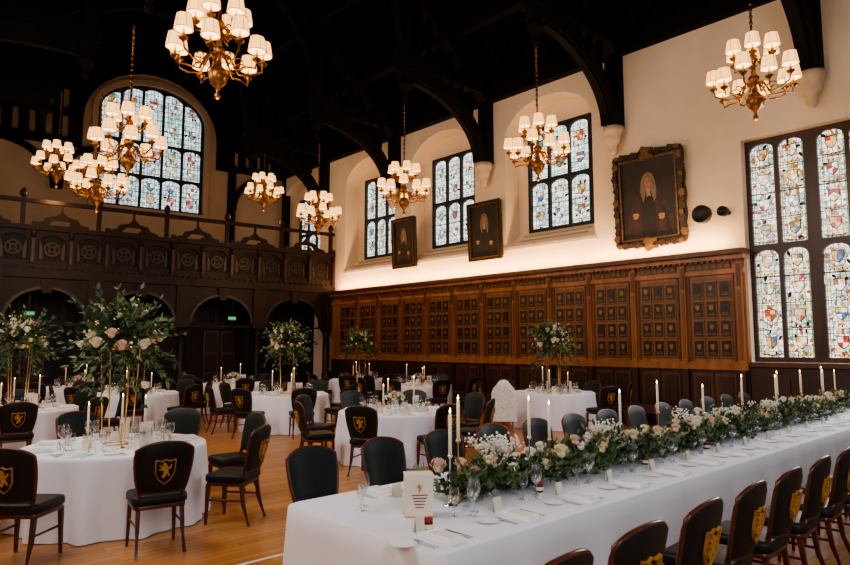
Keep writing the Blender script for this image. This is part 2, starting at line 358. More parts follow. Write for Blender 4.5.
def window(M,t,a0,a1,b0,top,lights,rows,framem,panem,dense=0,fr=.09,outer=None,round_top=True):
    global wn;wn+=1;b=MB();b.M=M;holes=[]
    for (x0,x1) in lights:
        for j,(z0,z1) in enumerate(rows):
            if j==len(rows)-1 and top:
                L=[(x0,z0),(x1,z0)]
                for k in range(7):
                    x=x1+(x0-x1)*k/6;L.append((x,min(z1,top(x)-fr)-( .10*abs(2*k/6-1)**2)))
                holes.append(L)
            else:
                holes.append(archpoly(x0,x1,z0,z1-(.16 if round_top else .01),z1,8))
    b.plate(outer or rect(a0,a1,b0,rows[-1][1]+fr),holes,t-.07,t+.07,framem)
    b.plate(outer or rect(a0,a1,b0,rows[-1][1]+fr),[],t+.02,t+.03,panem)
    tt=t
    for (x0,x1) in lights:
        w=x1-x0;c=(x0+x1)/2
        for j,(z0,z1) in enumerate(rows):
            H=z1-z0
            if dense:
                n=max(2,int(H/.50));st=H/n
                for k in range(n):
                    z=z0+st*(k+.5)
                    mantle(b,(c,z),w,tt+.004,16,mpal)
                    if (k+j)%2: ring(b,(c,z),w*.30,w*.34,tt+.002,R.choice([sg[5],sg[7],sg[2],sg[2]]))
                    shield(b,(c,z+.02),w*.38,w*.46,tt-.012,pal)
                    b.plate([(c-w*.42,z-st*.34),(c,z-st*.41),(c+w*.42,z-st*.34),(c+w*.42,z-st*.41),(c,z-st*.48),(c-w*.42,z-st*.41)],[],tt-.002,tt+.006,R.choice([sg[6],sg[4],sg[2],sg[5]]))
                    for i in range(5):
                        xx=c-w*.3+i*w*.15;b.plate(rect(xx-.012,xx+.012,z-st*.44,z-st*.39),[],tt-.005,tt-.003,lead)
                    b.plate(rect(x0,x1,z0+st*(k+1)-.008,z0+st*(k+1)+.008),[],tt-.02,tt-.01,lead)
                for xx in (x0+.02,x1-.035): b.plate(rect(xx,xx+.014,z0,z1-.1),[],tt,tt+.008,R.choice([sg[5],sg[7],sg[3]]))
            else:
                n=1 if H<1.1 else 2
                zz=[z0+H*.5] if n==1 else [z0+H*.27,z0+H*.70]
                for z in zz:
                    mantle(b,(c,z),w*.85,tt+.004,9,mpalf,.30,.50)
                    shield(b,(c,z),w*.36,w*.44,tt-.012,palf)
                b.plate(rect(x0+.03,x1-.03,z0+.05,z0+.08),[],tt,tt+.008,sg[7])
    for j,(z0,z1) in enumerate(rows):
        n=int((z1-z0)/.5)
        for k in range(1,n): b.plate(rect(a0+.03,a1-.03,z0+(z1-z0)*k/n-.006,z0+(z1-z0)*k/n+.006),[],t-.03,t-.015,lead)
    return b.obj('window_%d'%wn)
for y,hw in niches:
    a0,a1=y-hw,y+hw;w=(a1-a0-.18-2*.08)/3
    L=[(a0+.09+k*(w+.08),a0+.09+k*(w+.08)+w) for k in range(3)]
    window(MYZ,14.62,a0,a1,5.0,None,L,[(5.09,6.4),(6.5,7.92)],lead,pane)
    b=MB();b.M=MYZ;b.plate(archpoly(y-1.5,y+1.5,4.5,7.75,8.7),[rect(a0,a1,5.0,8.01)],14.6,14.7,plaster);b.obj('wall_right_niche')
L=[];y=BY-.08
for k in range(3):
    L.append((y-.48,y));L.append((y-1.04,y-.56));y-=1.28
window(MYZ,14.3,1.0,BY,1.45,None,L,[(1.55,3.78),(3.90,6.06)],oakdado,panec,dense=1,fr=.09)
w=(2*ww-.2-4*.09)/5
L=[(ws-ww+.1+k*(w+.09),ws-ww+.1+k*(w+.09)+w) for k in range(5)]
window(G,4.15,ws-ww,ws+ww,6.95,barch,L,[(7.05,8.2),(8.3,9.5),(9.6,11.75)],lead,paneb,outer=wh)
b=MB();b.M=G
o=[(ws-ww-.2,6.8),(ws+ww+.2,6.8)]+[(ws+(ww+.2)*math.cos(pi*k/16),10.55+1.45*math.sin(pi*k/16)) for k in range(17)]
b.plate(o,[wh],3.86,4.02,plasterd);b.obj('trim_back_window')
for y in (6.2,10.3,14.4,18.5):
    window(MYZ,LX-.4,y-1.3,y+1.3,4.4,None,[(y-1.2,y-.44),(y-.38,y+.38),(y+.44,y+1.2)],[(4.5,6.4),(6.5,8.5)],lead,pane)
# ---------------------------------------------------------------- panelling
b=MB();Y0,Y1=BY-.02,20.15
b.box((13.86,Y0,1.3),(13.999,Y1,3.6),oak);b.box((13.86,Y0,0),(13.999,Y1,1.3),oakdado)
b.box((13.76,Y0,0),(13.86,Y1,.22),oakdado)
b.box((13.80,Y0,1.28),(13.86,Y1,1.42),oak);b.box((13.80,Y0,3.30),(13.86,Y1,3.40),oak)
b.box((13.72,Y0-.02,3.60),(13.999,Y1,3.70),oak);b.box((13.62,Y0-.06,3.70),(13.999,Y1,3.80),oakdk)
for k in range(120): b.box((13.70,Y0+.05+k*.124,3.55),(13.74,Y0+.11+k*.124,3.60),oakdk)
y=Y0+.12;pk=0
while y+1.1<Y1:
    yc=y+.6;pk+=1
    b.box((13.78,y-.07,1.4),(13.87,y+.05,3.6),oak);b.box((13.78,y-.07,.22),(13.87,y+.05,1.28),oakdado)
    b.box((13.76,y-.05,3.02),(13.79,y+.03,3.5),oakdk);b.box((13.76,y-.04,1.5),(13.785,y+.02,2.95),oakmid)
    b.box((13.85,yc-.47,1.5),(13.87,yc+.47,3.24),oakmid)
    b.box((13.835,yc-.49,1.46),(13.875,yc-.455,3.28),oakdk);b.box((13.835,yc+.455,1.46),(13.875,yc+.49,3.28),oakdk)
    for r in range(4):
        for c in range(3):
            yy=yc-.42+c*.29;zz=1.54+r*.42
            b.box((13.825,yy,zz),(13.855,yy+.24,zz+.37),plaqg)
            b.box((13.815,yy+.02,zz+.02),(13.83,yy+.22,zz+.35),plaqd)
            b.M=MYZ;x=yy+.12;z=zz+.22
            m=R.choice([plaqg,plaqg,oak,probe,card,plaqg])
            if m is card: b.plate(rect(x-.05,x+.05,z-.05,z+.06),[],13.808,13.82,plaqg)
            else: b.plate([(x-.045,z+.055),(x+.045,z+.055),(x+.04,z-.02),(x,z-.07),(x-.04,z-.02)],[],13.808,13.82,m)
            b.M=Matrix()
            b.box((13.810,yy+.05,zz+.06),(13.82,yy+.19,zz+.075),plaqg);b.box((13.810,yy+.06,zz+.095),(13.82,yy+.18,zz+.105),plaqg)
    b.box((13.835,yc-.45,3.42),(13.86,yc+.45,3.54),oakdk)
    for q in range(6): b.box((13.825,yc-.42+q*.145,3.44),(13.84,yc-.33+q*.145,3.52),oakmid)
    for c in range(2):
        yy=yc-.46+c*.48
        b.box((13.84,yy,.32),(13.87,yy+.42,1.2),oakdk);b.box((13.82,yy+.06,.38),(13.85,yy+.36,1.14),oakdado)
    y+=1.2
b.obj('trim_oak_panelling')
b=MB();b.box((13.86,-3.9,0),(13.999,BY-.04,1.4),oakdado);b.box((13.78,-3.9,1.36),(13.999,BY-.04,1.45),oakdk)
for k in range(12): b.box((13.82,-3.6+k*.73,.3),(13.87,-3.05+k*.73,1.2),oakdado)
b.obj('trim_bay_dado')
b=MB();b.box((13.25,5.5,.40),(13.74,20,.46),oakdk)
for k in range(13): b.box((13.30,5.6+k*1.19,0),(13.70,5.68+k*1.19,.40),oakdado)
b.box((13.30,5.5,.30),(13.34,20,.40),oakdk);b.obj('wall_bench')
b=MB();b.box((13.80,Y0+.05,3.805),(13.84,20,3.825),led);b.obj('ledge_light_strip')
# ---------------------------------------------------------------- gallery
b=MB();b.M=G;S=14.75
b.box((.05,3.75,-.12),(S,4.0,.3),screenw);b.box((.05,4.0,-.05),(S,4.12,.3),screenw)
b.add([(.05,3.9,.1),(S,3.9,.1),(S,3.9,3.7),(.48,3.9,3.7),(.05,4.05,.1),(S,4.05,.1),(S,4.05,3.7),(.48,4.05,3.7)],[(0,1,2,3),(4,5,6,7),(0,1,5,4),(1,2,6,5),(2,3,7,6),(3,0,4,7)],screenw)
b.box((.05,5.15,-.13),(S,5.28,.15),screenw)
n=15
for k in range(n):
    s0=.05+k*(S-.05)/n;s1=.05+(k+1)*(S-.05)/n;c=(s0+s1)/2+.05
    b.plate(rect(s0,s1,4.1,5.2),[archpoly(s0+.17,s1-.07,4.25,4.75,5.02,8)],-.02,.05,screenw)
    b.box((s0,4.05,-.1),(s0+.12,5.4,.02),screenw)
    b.box((s0+.02,4.2,-.125),(s0+.10,4.9,-.1),oakdado)
    b.M=GV(0);b.lathe([(.03,4.92),(.06,4.97),(.06,5.03),(.03,5.1)],(s0+.06,-.11,0),screenw,8);b.M=G
    # carved strapwork roundel in each bay
    ring(b,(c,4.62),.17,.215,.02,oakdado,1.0,16);ring(b,(c,4.62),.06,.095,.02,oakdado,1.0,10)
    for q in range(4):
        a=pi/4+q*pi/2
        b.plate([(c+.09*math.cos(a-.25),4.62+.09*math.sin(a-.25)),(c+.18*math.cos(a-.12),4.62+.18*math.sin(a-.12)),(c+.18*math.cos(a+.12),4.62+.18*math.sin(a+.12)),(c+.09*math.cos(a+.25),4.62+.09*math.sin(a+.25))],[],.02,.04,oakdado)
    for dx in (-1,1): b.plate([(c+dx*.24,4.32),(c+dx*.33,4.32),(c+dx*.33,4.9),(c+dx*.28,4.75),(c+dx*.24,4.6)] if dx>0 else [(c+dx*.24,4.32),(c+dx*.24,4.6),(c+dx*.28,4.75),(c+dx*.33,4.9),(c+dx*.33,4.32)],[],.03,.05,oakdado)
for k in range(70): b.box((.1+k*.21,4.0,-.14),(.1+k*.21+.1,4.06,-.05),screenw)
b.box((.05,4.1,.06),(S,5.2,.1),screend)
for k in range(8):
    s=.2+k*2.0
    b.box((s-.06,5.2,-.06),(s+.06,6.1,.06),screenw);
    b.M=GV(s);b.lathe([(.05,6.1),(.1,6.16),(.11,6.24),(.06,6.33),(.01,6.38)],(0,0,0),screenw,8);b.M=G
    c=s+1.0
    if c>S-.8: continue
    b.plate([(c-.75,5.25),(c+.75,5.25),(c+.72,5.36),(c+.5,5.42),(c+.42,5.55),(c+.15,5.62),(c,5.78),(c-.15,5.62),(c-.42,5.55),(c-.5,5.42),(c-.72,5.36)],
            [[(c-.35,5.33),(c+.35,5.33),(c+.2,5.5),(c-.2,5.5)]],-.04,.06,screenw)
    b.box((c-.03,5.75,-.03),(c+.03,5.96,.03),screenw)
b.box((.05,5.95,-.05),(S,6.07,.05),screenw)
b.obj('gallery_balcony')
b=MB();b.M=G
cols=[.3,3.0,5.6,8.2,10.8,13.4]
holes=[archpoly(cols[i]+.28,cols[i+1]-.28,2.45,2.55,3.45,14) for i in range(5)]
b.plate(rect(.05,S,2.4,3.75),[h for h in holes],-.02,.16,screenw)
for i in range(5):
    c=(cols[i]+cols[i+1])/2;hw=(cols[i+1]-cols[i])/2-.28
    A=[(c+(hw+.07)*math.cos(pi*k/14),2.55+.97*math.sin(pi*k/14)) for k in range(15)];B=[(c+(hw-.02)*math.cos(pi*k/14),2.55+.88*math.sin(pi*k/14)) for k in range(15)]
    b.plate(A+B[::-1],[],-.07,-.0,oakdado)
    b.plate([(c-.12,3.3),(c+.12,3.3),(c+.16,3.72),(c-.16,3.72)],[],-.12,-.02,screenw)
for s in cols:
    b.M=GV(s)
    b.lathe([(.24,0),(.24,.12),(.2,.16),(.2,.5),(.13,.55),(.15,.7),(.12,.8),(.13,1.8),(.11,2.1),(.15,2.16),(.12,2.2),(.22,2.36),(.24,2.42)],(0,.07,0),screenw,12);b.M=G
    b.box((s-.22,2.4,-.1),(s+.22,3.75,.0),screenw)
b.obj('gallery_arcade')
b=MB();b.M=G
DD=1.3
holes=[rect(3.3,4.5,0.02,2.35),rect(9.3,10.5,.02,2.35)]
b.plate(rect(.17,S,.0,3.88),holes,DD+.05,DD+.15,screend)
for k in range(12):
    s=.85+k*1.2
    for z0,z1 in ((.25,1.1),(1.25,2.3),(2.5,3.5)):
        if any(h[0][0]-.4<s<h[1][0]+.4 for h in holes) and z0<2.4: continue
        b.plate(rect(s-.42,s+.42,z0,z1),[rect(s-.33,s+.33,z0+.08,z1-.08)],DD-.01,DD+.05,screenw)
b.obj('wall_gallery_screen')
for i,s in enumerate((3.3,9.3)):
    b=MB();b.M=G
    for q in (0,.6):
        b.box((s+q+.02,.02,DD+.02),(s+q+.58,2.32,DD+.045),oakdado)
        for z0,z1 in ((.15,.75),(.85,1.45),(1.55,2.2)): b.box((s+q+.09,z0,DD-.0),(s+q+.51,z1,DD+.02),screenw)
    b.M=GV(0);b.sphere((s+.54,DD-.02,1.05),.03,brass);b.sphere((s+.66,DD-.02,1.05),.03,brass)
    b.obj('door_%d'%(i+1))
for s in (3.95,9.9):
    b=MB();b.M=G;b.box((s-.15,2.64,-.02),(s+.15,2.78,.02),iron);b.box((s-.135,2.655,-.03),(s+.135,2.765,-.018),exitm)
    b.box((s-.11,2.695,-.036),(s-.02,2.725,-.03),white);b.plate([(s+.02,2.735),(s+.02,2.685),(s+.10,2.71)],[],-.036,-.03,white)
    b.box((s-.01,2.78,-.01),(s+.01,3.40,.01),iron);b.obj('exit_sign')
# ---------------------------------------------------------------- portraits
def portrait(name,yc,zc,w,h,style=0):
    b=MB();b.M=Matrix.Translation((13.88,yc,zc))@Matrix.Rotation(math.radians(-2.5),4,'Y')@Matrix(((0,0,1,0),(-1,0,0,0),(0,1,0,0),(0,0,0,1)))
    fw=.20 if style==0 else .11
    n=26;
    def rag(L,amp,n):
        P=[]
        for i in range(4):
            p,q=L[i],L[(i+1)%4]
            for k in range(n):
                t=k/n;x=p[0]+(q[0]-p[0])*t;y=p[1]+(q[1]-p[1])*t
                s=1+amp*(abs(math.sin(t*pi*5))+.6*math.sin(t*pi))
                P.append((x*s,y*s))
        return P
    W,H=w/2,h/2
    b.plate(rag(rect(-W*.96,W*.96,-H*.96,H*.96),.04 if style==0 else 0.008,n),[rect(-W+fw,W-fw,-H+fw,H-fw)],-.05,.04,gilt)
    b.plate(rect(-W+fw*.8,W-fw*.8,-H+fw*.8,H-fw*.8),[rect(-W+fw,W-fw,-H+fw,H-fw)],-.075,-.04,giltl)
    b.plate(rect(-W+fw*.1,W-fw*.1,-H+fw*.1,H-fw*.1),[rect(-W+fw*.4,W-fw*.4,-H+fw*.4,H-fw*.4)],-.075,-.04,gilt)
    if style==0:
        nn=10
        for k in range(15):
            for sx in (-1,1):
                y=-H+.1+k*(h-.2)/14;r=.045+.02*(k%2);x=sx*(W-.06+.02*math.sin(k*1.3))
                b.plate([(x+r*(1+.35*(j%2))*math.cos(2*pi*j/nn),y+r*1.3*(1+.35*(j%2))*math.sin(2*pi*j/nn)) for j in range(nn)],[],-.10,-.03,giltl if k%3==1 else gilt)
        for k in range(11):
            for sy in (-1,1):
                x=-W+.12+k*(w-.24)/10;r=.045+.02*(k%2)+(.07 if k==5 else 0);y=sy*(H-.05)
                b.plate([(x+r*1.3*(1+.35*(j%2))*math.cos(2*pi*j/nn),y+r*(1+.35*(j%2))*math.sin(2*pi*j/nn)) for j in range(nn)],[],-.11,-.03,giltl if k%5==0 else gilt)
    b.plate(rect(-W+fw*.9,W-fw*.9,-H+fw*.9,H-fw*.9),[],-.02,.02,canvas)
    iw,ih=W-fw,H-fw
    S=lambda pts:[(a*iw,c*ih) for a,c in pts]
    rb=probe if style!=1 else pblk
    b.plate(S([(-.85,-.98),(.92,-.98),(.85,-.5),(.6,-.12),(.42,.12),(.2,.27),(-.15,.3),(-.42,.15),(-.66,-.12),(-.8,-.5)]),[],-.024,-.02,rb)
    b.plate(S([(-.3,-.95),(.2,-.95),(.25,-.5),(.15,.2),(-.1,.22),(-.3,-.3)]),[],-.027,-.024,pblk)
    b.plate(S([(.35,-.1),(.62,-.3),(.8,-.9),(.62,-.92),(.5,-.45)]),[],-.026,-.023,pblk)
    wg=[(-.24,.02),(-.30,.22),(-.26,.45),(-.16,.62),(-.0,.68),(.16,.63),(.25,.47),(.30,.22),(.27,.0),(.20,-.1),(.14,.05),(.08,.2),(-.08,.2),(-.13,.04),(-.2,-.08)]
    b.plate(S(wg),[],-.03,-.024,pwig)
    b.plate([( .12*iw*math.cos(2*pi*k/16),.40*ih+.145*ih*math.sin(2*pi*k/16)) for k in range(16)],[],-.034,-.03,pskin)
    for dx in (-.045,.045): b.plate([(dx*iw+.018*iw*math.cos(2*pi*k/8),.43*ih+.010*ih*math.sin(2*pi*k/8)) for k in range(8)],[],-.036,-.034,pblk)
    b.plate(S([(-.012,.42),(.016,.42),(.024,.36),(-.02,.36)]),[],-.036,-.034,pwig);b.plate(S([(-.04,.325),(.04,.325),(.025,.31),(-.025,.31)]),[],-.036,-.034,probe)
    b.plate(S([(-.06,.25),(.06,.25),(.09,.05),(.0,.08),(-.06,.03)]),[],-.033,-.03,place_)
    for x,y in ((-.5,-.42),(.45,-.5)):
        b.plate(S([(x-.10,y-.04),(x-.04,y-.07),(x+.05,y-.06),(x+.11,y-.02),(x+.08,y+.04),(x,y+.05),(x-.08,y+.03)]),[],-.033,-.03,pskin)
        b.plate(S([(x-.12,y+.02),(x+.12,y+.02),(x+.09,y+.08),(x-.09,y+.08)]),[],-.032,-.029,place_)
    b.obj(name)
portrait('framed_portrait',7.25,5.22,1.75,2.25,0)
portrait('framed_portrait',12.4,5.13,1.3,1.75,1)
portrait('framed_portrait',16.0,5.2,1.2,1.7,2)
for y,r in ((5.95,.2),(5.5,.11)):
    b=MB();b.M=Matrix.Translation((13.99,y,4.62))@Matrix.Rotation(-pi/2,4,'Y')
    b.lathe([(.05,0),(.05,.05),(.03,.06),(.03,.22),(.05,.23)],(0,0,0),iron,10)
    b.lathe([(r*.6,.2),(r,.24),(r,.36),(r*.9,.38),(r*.85,.37),(.01,.34)],(0,0,0),iron,16);b.obj('wall_spotlight')
# ---------------------------------------------------------------- chandelier
def chandelier():
    b=MB()
    b.lathe([(.004,-.78),(.03,-.76),(.045,-.72),(.02,-.68),(.03,-.62),(.10,-.55),(.14,-.45),(.11,-.36),(.04,-.3),(.03,-.2),(.07,-.14),(.09,-.06),(.04,.0),(.025,.15),(.06,.24),(.07,.3),(.03,.36),(.02,.55),(.035,.6),(.02,.65),(.012,.8)],(0,0,0),brass,14)
    b.tube([(0,0,.8),(0,0,2.2)],.016,brass,6)
    for k in range(12):
        z=.85+k*.11;b.lathe([(.015,0),(.034,.03),(.015,.06)],(0,0,z),brass,6)
    def arm(a,r,z0,zs,sag):
        P=[]
        c,s=math.cos(a),math.sin(a)
        for t,rr,zz in ((0,.03,z0),(.2,.16,z0-.06),(.4,r*.45,z0-sag),(.6,r*.75,z0-sag*.9),(.8,r*.97,zs-.18),(1,r,zs-.05)):
            P.append((c*rr,s*rr,zz))
        b.tube(P,.014,brass,6)
        Q=[(c*(r*.5+.07*math.cos(q)*(1-q/9)),s*(r*.5+.07*math.cos(q)*(1-q/9)),z0-sag*.6+.07*math.sin(q)*(1-q/9)) for q in [i*.6 for i in range(11)]]
        b.tube(Q,.009,brass,5)
        x,y=c*r,s*r
        b.lathe([(.01,-.12),(.02,-.10),(.06,-.07),(.065,-.05),(.02,-.04),(.022,.0)],(x,y,zs),brass,8)
        b.lathe([(.018,0),(.018,.08)],(x,y,zs),wax,6)
        seg=20;vs=[];fs=[]
        for j,(rr,zz) in enumerate(((.120,.05),(.118,.06),(.088,.245),(.090,.252))):
            for i in range(seg):
                q=2*pi*i/seg;r2=rr*(1+(.06 if i%2 else 0));vs.append((x+r2*math.cos(q),y+r2*math.sin(q),zs+zz))
        for j in range(3):
            for i in range(seg): fs.append((j*seg+i,j*seg+(i+1)%seg,(j+1)*seg+(i+1)%seg,(j+1)*seg+i))
        b.add(vs,fs,lampsh)
        for rr,zz in ((.126,.052),(.094,.25)): b.tube([(x+rr*math.cos(2*pi*i/14),y+rr*math.sin(2*pi*i/14),zs+zz) for i in range(14)],.005,brass,4,closed=True)
        for i in range(6):
            q=2*pi*i/6;b.tube([(x+.128*math.cos(q),y+.128*math.sin(q),zs+.05),(x+.096*math.cos(q),y+.096*math.sin(q),zs+.25)],.003,brass,4)
        b.lathe([(.11,.058),(.01,.09)],(x,y,zs),lampbot,10,cap=False)
        b.lathe([(.075,.235),(.01,.21)],(x,y,zs),lampbot,10,cap=False)
    for k in range(10): arm(2*pi*k/10+.1,.56+.04*(k%2),-.12,-.2+.10*(k%2),.26)
    for k in range(6): arm(2*pi*k/6+.35,.32,.26,.32,.12)
    return b.mesh('chandelier')
ch=chandelier()
CH=[(10.8,3.75,6.2),(10.7,8.05,6.0),(10.65,12.3,5.9),(10.8,16.5,5.9),(3.65,8.1,5.9),(3.85,12.3,5.65),(4.5,16.5,5.75),(11.2,20.7,7.4),(4.6,21.0,7.2)]
for i,c in enumerate(CH):
    put('chandelier',ch,c,i*.37)
    l=bpy.data.lights.new('chandelier_lamp','POINT');l.energy=74;l.color=(1,.58,.27);l.shadow_soft_size=.35
    o=bpy.data.objects.new('chandelier_lamp',l);bpy.context.scene.collection.objects.link(o);o.location=(c[0],c[1],c[2]-1.0)
# ---------------------------------------------------------------- chairs
beast=[(.45,0),(.55,.12),(.62,.3),(.75,.1),(.85,.08),(.72,.35),(.7,.55),(.85,.6),(.95,.8),(.85,.85),(.78,.68),(.65,.68),(.62,.8),(.55,.95),(.4,1.0),(.28,.92),(.35,.82),(.3,.75),(.1,.85),(.08,.78),(.3,.62),(.08,.58),(.1,.5),(.35,.5),(.42,.38),(.3,.15),(.32,.02)]
def backpt(u,t,off=0):
    z=.53+t*.40;w=.19+.045*math.sin(min(t,1)*pi*.6)
    x=u*w;z+= .035*(1-u*u)*t - .03*(abs(u)**4)*t
    y=-.205-.085*t-.045*(1-u*u)+off
    return (x,y,z)
def chair():
    b=MB()
    b.rbox((0,0,0),.46,.44,.425,.50,.07,leather)
    b.rbox((0,0,0),.43,.41,.385,.43,.05,mahog,inset=.004)
    for sx in (-1,1):
        b.tube([(sx*.19,.18,.40),(sx*.195,.185,.2),(sx*.20,.19,0)],[.026,.021,.015],mahog,4,False,rot=pi/4)
        b.tube([(sx*.18,-.17,.42),(sx*.185,-.20,.2),(sx*.195,-.27,0)],[.026,.022,.016],mahog,4,False,rot=pi/4)
        b.tube([(sx*.18,-.17,.40),(sx*.178,-.195,.50),(sx*.18,-.215,.58)],[.024,.02,.016],mahog,6)
        b.tube([(sx*.195,.18,.24),(sx*.185,-.19,.24)],.010,mahog,6)
    NU,NT=12,10;vs=[];fs=[]
    for side,off in ((0,.026),(1,-.026)):
        for j in range(NT+1):
            for i in range(NU+1):
                u=-1+2*i/NU;t=j/NT;e=max(abs(u),abs(2*t-1))
                vs.append(backpt(u*.985,t,off*(1-.55*e**8)))
    N=(NU+1)*(NT+1)
    for j in range(NT):
        for i in range(NU):
            a=j*(NU+1)+i
            fs.append((a,a+1,a+NU+2,a+NU+1));fs.append((a+N,a+N+NU+1,a+N+NU+2,a+N+1))
    b.add(vs[:N],[f for f in fs if f[0]<N],leatherg,True);b.add(vs[N:],[tuple(q-N for q in f) for f in fs if f[0]>=N],leather,True)
    per=[backpt(-1+2*i/12,0) for i in range(12)]+[backpt(1,j/8) for j in range(8)]+[backpt(1-2*i/12,1) for i in range(12)]+[backpt(-1,1-j/8) for j in range(8)]
    b.tube(per,.0145,mahog,6,closed=True)
    w=.12;h=.135;z0=.665
    lean=math.atan2(.085,.40)
    b.M=Matrix.Translation((0,-.2525-.026-.026,z0))@Matrix.Rotation(lean,4,'X')@MXZ
    b.plate([((p[0]-.5)*w,p[1]*h) for p in beast],[],-.006,.012,gold)
    so=[(-.085,.16),(-.03,.148),(0,.165),(.03,.148),(.085,.16),(.08,.04),(.05,-.02),(0,-.06),(-.05,-.02),(-.08,.04)]
    b.plate(so,[[(p[0]*.93,.05+(p[1]-.05)*.94) for p in so]],-.006,.012,gold)
    b.M=Matrix()
    return b.mesh('dining_chair')
cmh=chair()
def face(x,y,tx,ty): return math.atan2(ty-y,tx-x)-pi/2
def dchair(x,y,tx,ty,j=.0): put('dining_chair',cmh,(x,y,0),face(x,y,tx,ty)+R.uniform(-j,j))
# ---------------------------------------------------------------- round tables
def roundtable():
    b=MB();Rr=.90;seg=120;rings=[(0.0,.752),(.6,.752),(.985,.752),(1.0,.745),(1.005,.72)]
    vs=[];fs=[]
    for f,z in rings:
        for i in range(seg):
            a=2*pi*i/seg;vs.append((max(f,.001)*Rr*math.cos(a),max(f,.001)*Rr*math.sin(a),z))
    for j in range(1,9):
        t=j/8
        for i in range(seg):
            a=2*pi*i/seg
            fo=.045*math.sin(11*a+.8*math.sin(3*a))+.02*math.sin(23*a+1)
            r=Rr*1.005+t*.035+fo*t**.8
            vs.append((r*math.cos(a),r*math.sin(a),.72-t*.712))
    for j in range(len(vs)//seg-1):
        for i in range(seg): fs.append((j*seg+i,j*seg+(i+1)%seg,(j+1)*seg+(i+1)%seg,(j+1)*seg+i))
    b.add(vs,fs,cloth,True);return b.mesh('round_banquet_table')
rt=roundtable()
gp=[(.034,.0),(.033,.003),(.006,.008),(.004,.03),(.004,.085),(.012,.095),(.033,.12),(.040,.15),(.036,.19),(.032,.215)]
gp2=[(.030,.0),(.029,.003),(.006,.008),(.004,.03),(.004,.065),(.010,.075),(.028,.10),(.032,.125),(.028,.17)]
def wineglass(b,x,y,z,p=gp,seg=10): b.lathe(p,(x,y,z),glass,seg,cap=False)
def setting(b,x,y,z,a,cardp=True):
    b.M=Matrix.Translation((x,y,z))@Matrix.Rotation(a-pi/2+pi,4,'Z')   # local +y toward centre
    b.box((-.055,-.13,.001),(.055,.14,.016),napk);b.box((-.05,-.11,.016),(.06,.10,.028),napk);b.box((-.03,-.09,.028),(.035,.06,.031),card)
    for dx in (-.14,-.115): b.box((dx-.004,-.1,.001),(dx+.004,.06,.004),silver);b.box((dx-.010,.05,.001),(dx+.010,.09,.004),silver)
    for dx in (.12,.145): b.box((dx-.004,-.1,.001),(dx+.004,.0,.004),silver);b.box((dx-.009,.0,.001),(dx+.007,.11,.003),silver)
    b.lathe([(.03,.001),(.065,.006),(.075,.012),(.07,.010),(.01,.004)],(-.22,.06,0),white,14)
    if cardp: b.add([(-.035,.16,.001),(.035,.16,.001),(.035,.175,.09),(-.035,.175,.09),(.035,.195,.001),(-.035,.195,.001)],[(0,1,2,3),(3,2,4,5)],card)
    b.M=Matrix()
b=MB()
for k in range(8):
    a=2*pi*k/8+.2;setting(b,.72*math.cos(a),.72*math.sin(a),.753,a)
b.box((-.09,-.38,.753),(.09,-.36,1.0),card);b.box((.28,.20,.753),(.42,.215,.98),card)
psm=b.mesh('place_settings')
b=MB()
for k in range(8):
    a=2*pi*k/8+.2
    for dr,da,p in ((.52,.16,gp),(.47,.28,gp2),(.54,.3,gp)):
        wineglass(b,dr*math.cos(a+da),dr*math.sin(a+da),.753,p,8)
wgm=b.mesh('wine_glasses')
def candlestick(b,x,y,z,h,m=goldm,ch_=.26,lit=True):
    b.lathe([(.05,0),(.05,.006),(.02,.014),(.008,.03),(.006,h*.45),(.013,h*.5),(.006,h*.55),(.006,h-.03),(.02,h-.015),(.014,h)],(x,y,z),m,10)
    b.lathe([(.012,h-.01),(.011,h+ch_),(.003,h+ch_+.005)],(x,y,z),wax,8)
    if lit: b.lathe([(.001,h+ch_+.006),(.0065,h+ch_+.017),(.004,h+ch_+.03),(.0005,h+ch_+.045)],(x,y,z),flame,6,cap=False)
b=MB()
for k,(x,y,h) in enumerate(((.30,.05,.2),(-.22,.24,.14),(-.05,-.30,.25))): candlestick(b,x,y,.753,h)
for (x,y) in ((.22,-.22),(-.30,-.06),(.08,.32)):
    b.lathe([(.04,0),(.05,.03),(.045,.12),(.05,.14)],(x,y,.753),glass,10,cap=False)
    b.lathe([(.036,.0),(.038,.02),(.038,.09),(.01,.092)],(x,y,.755),wax,10)
csm=b.mesh('candle_centrepiece')
b=MB()
b.lathe([(.05,0),(.07,.03),(.06,.10),(.045,.13),(.05,.15)],(0,0,.753),white,14)
for k in range(14):
    th=k*2.4;r=.05+.008*k
    b.bloom((r*math.cos(th),r*math.sin(th),.753+.26-.006*k),R.uniform(.035,.055),R.choice([petW,petY,petP]))
for k in range(90):
    d=Vector((R.uniform(-1,1),R.uniform(-1,1),R.uniform(-.1,1.2))).normalized()
    b.leaf(Vector((0,0,.91))+d*R.uniform(.05,.15),d,R.uniform(.05,.1),.018,R.choice([leafA,leafB,leafC]))
lowfl=b.mesh('low_flower_vase')
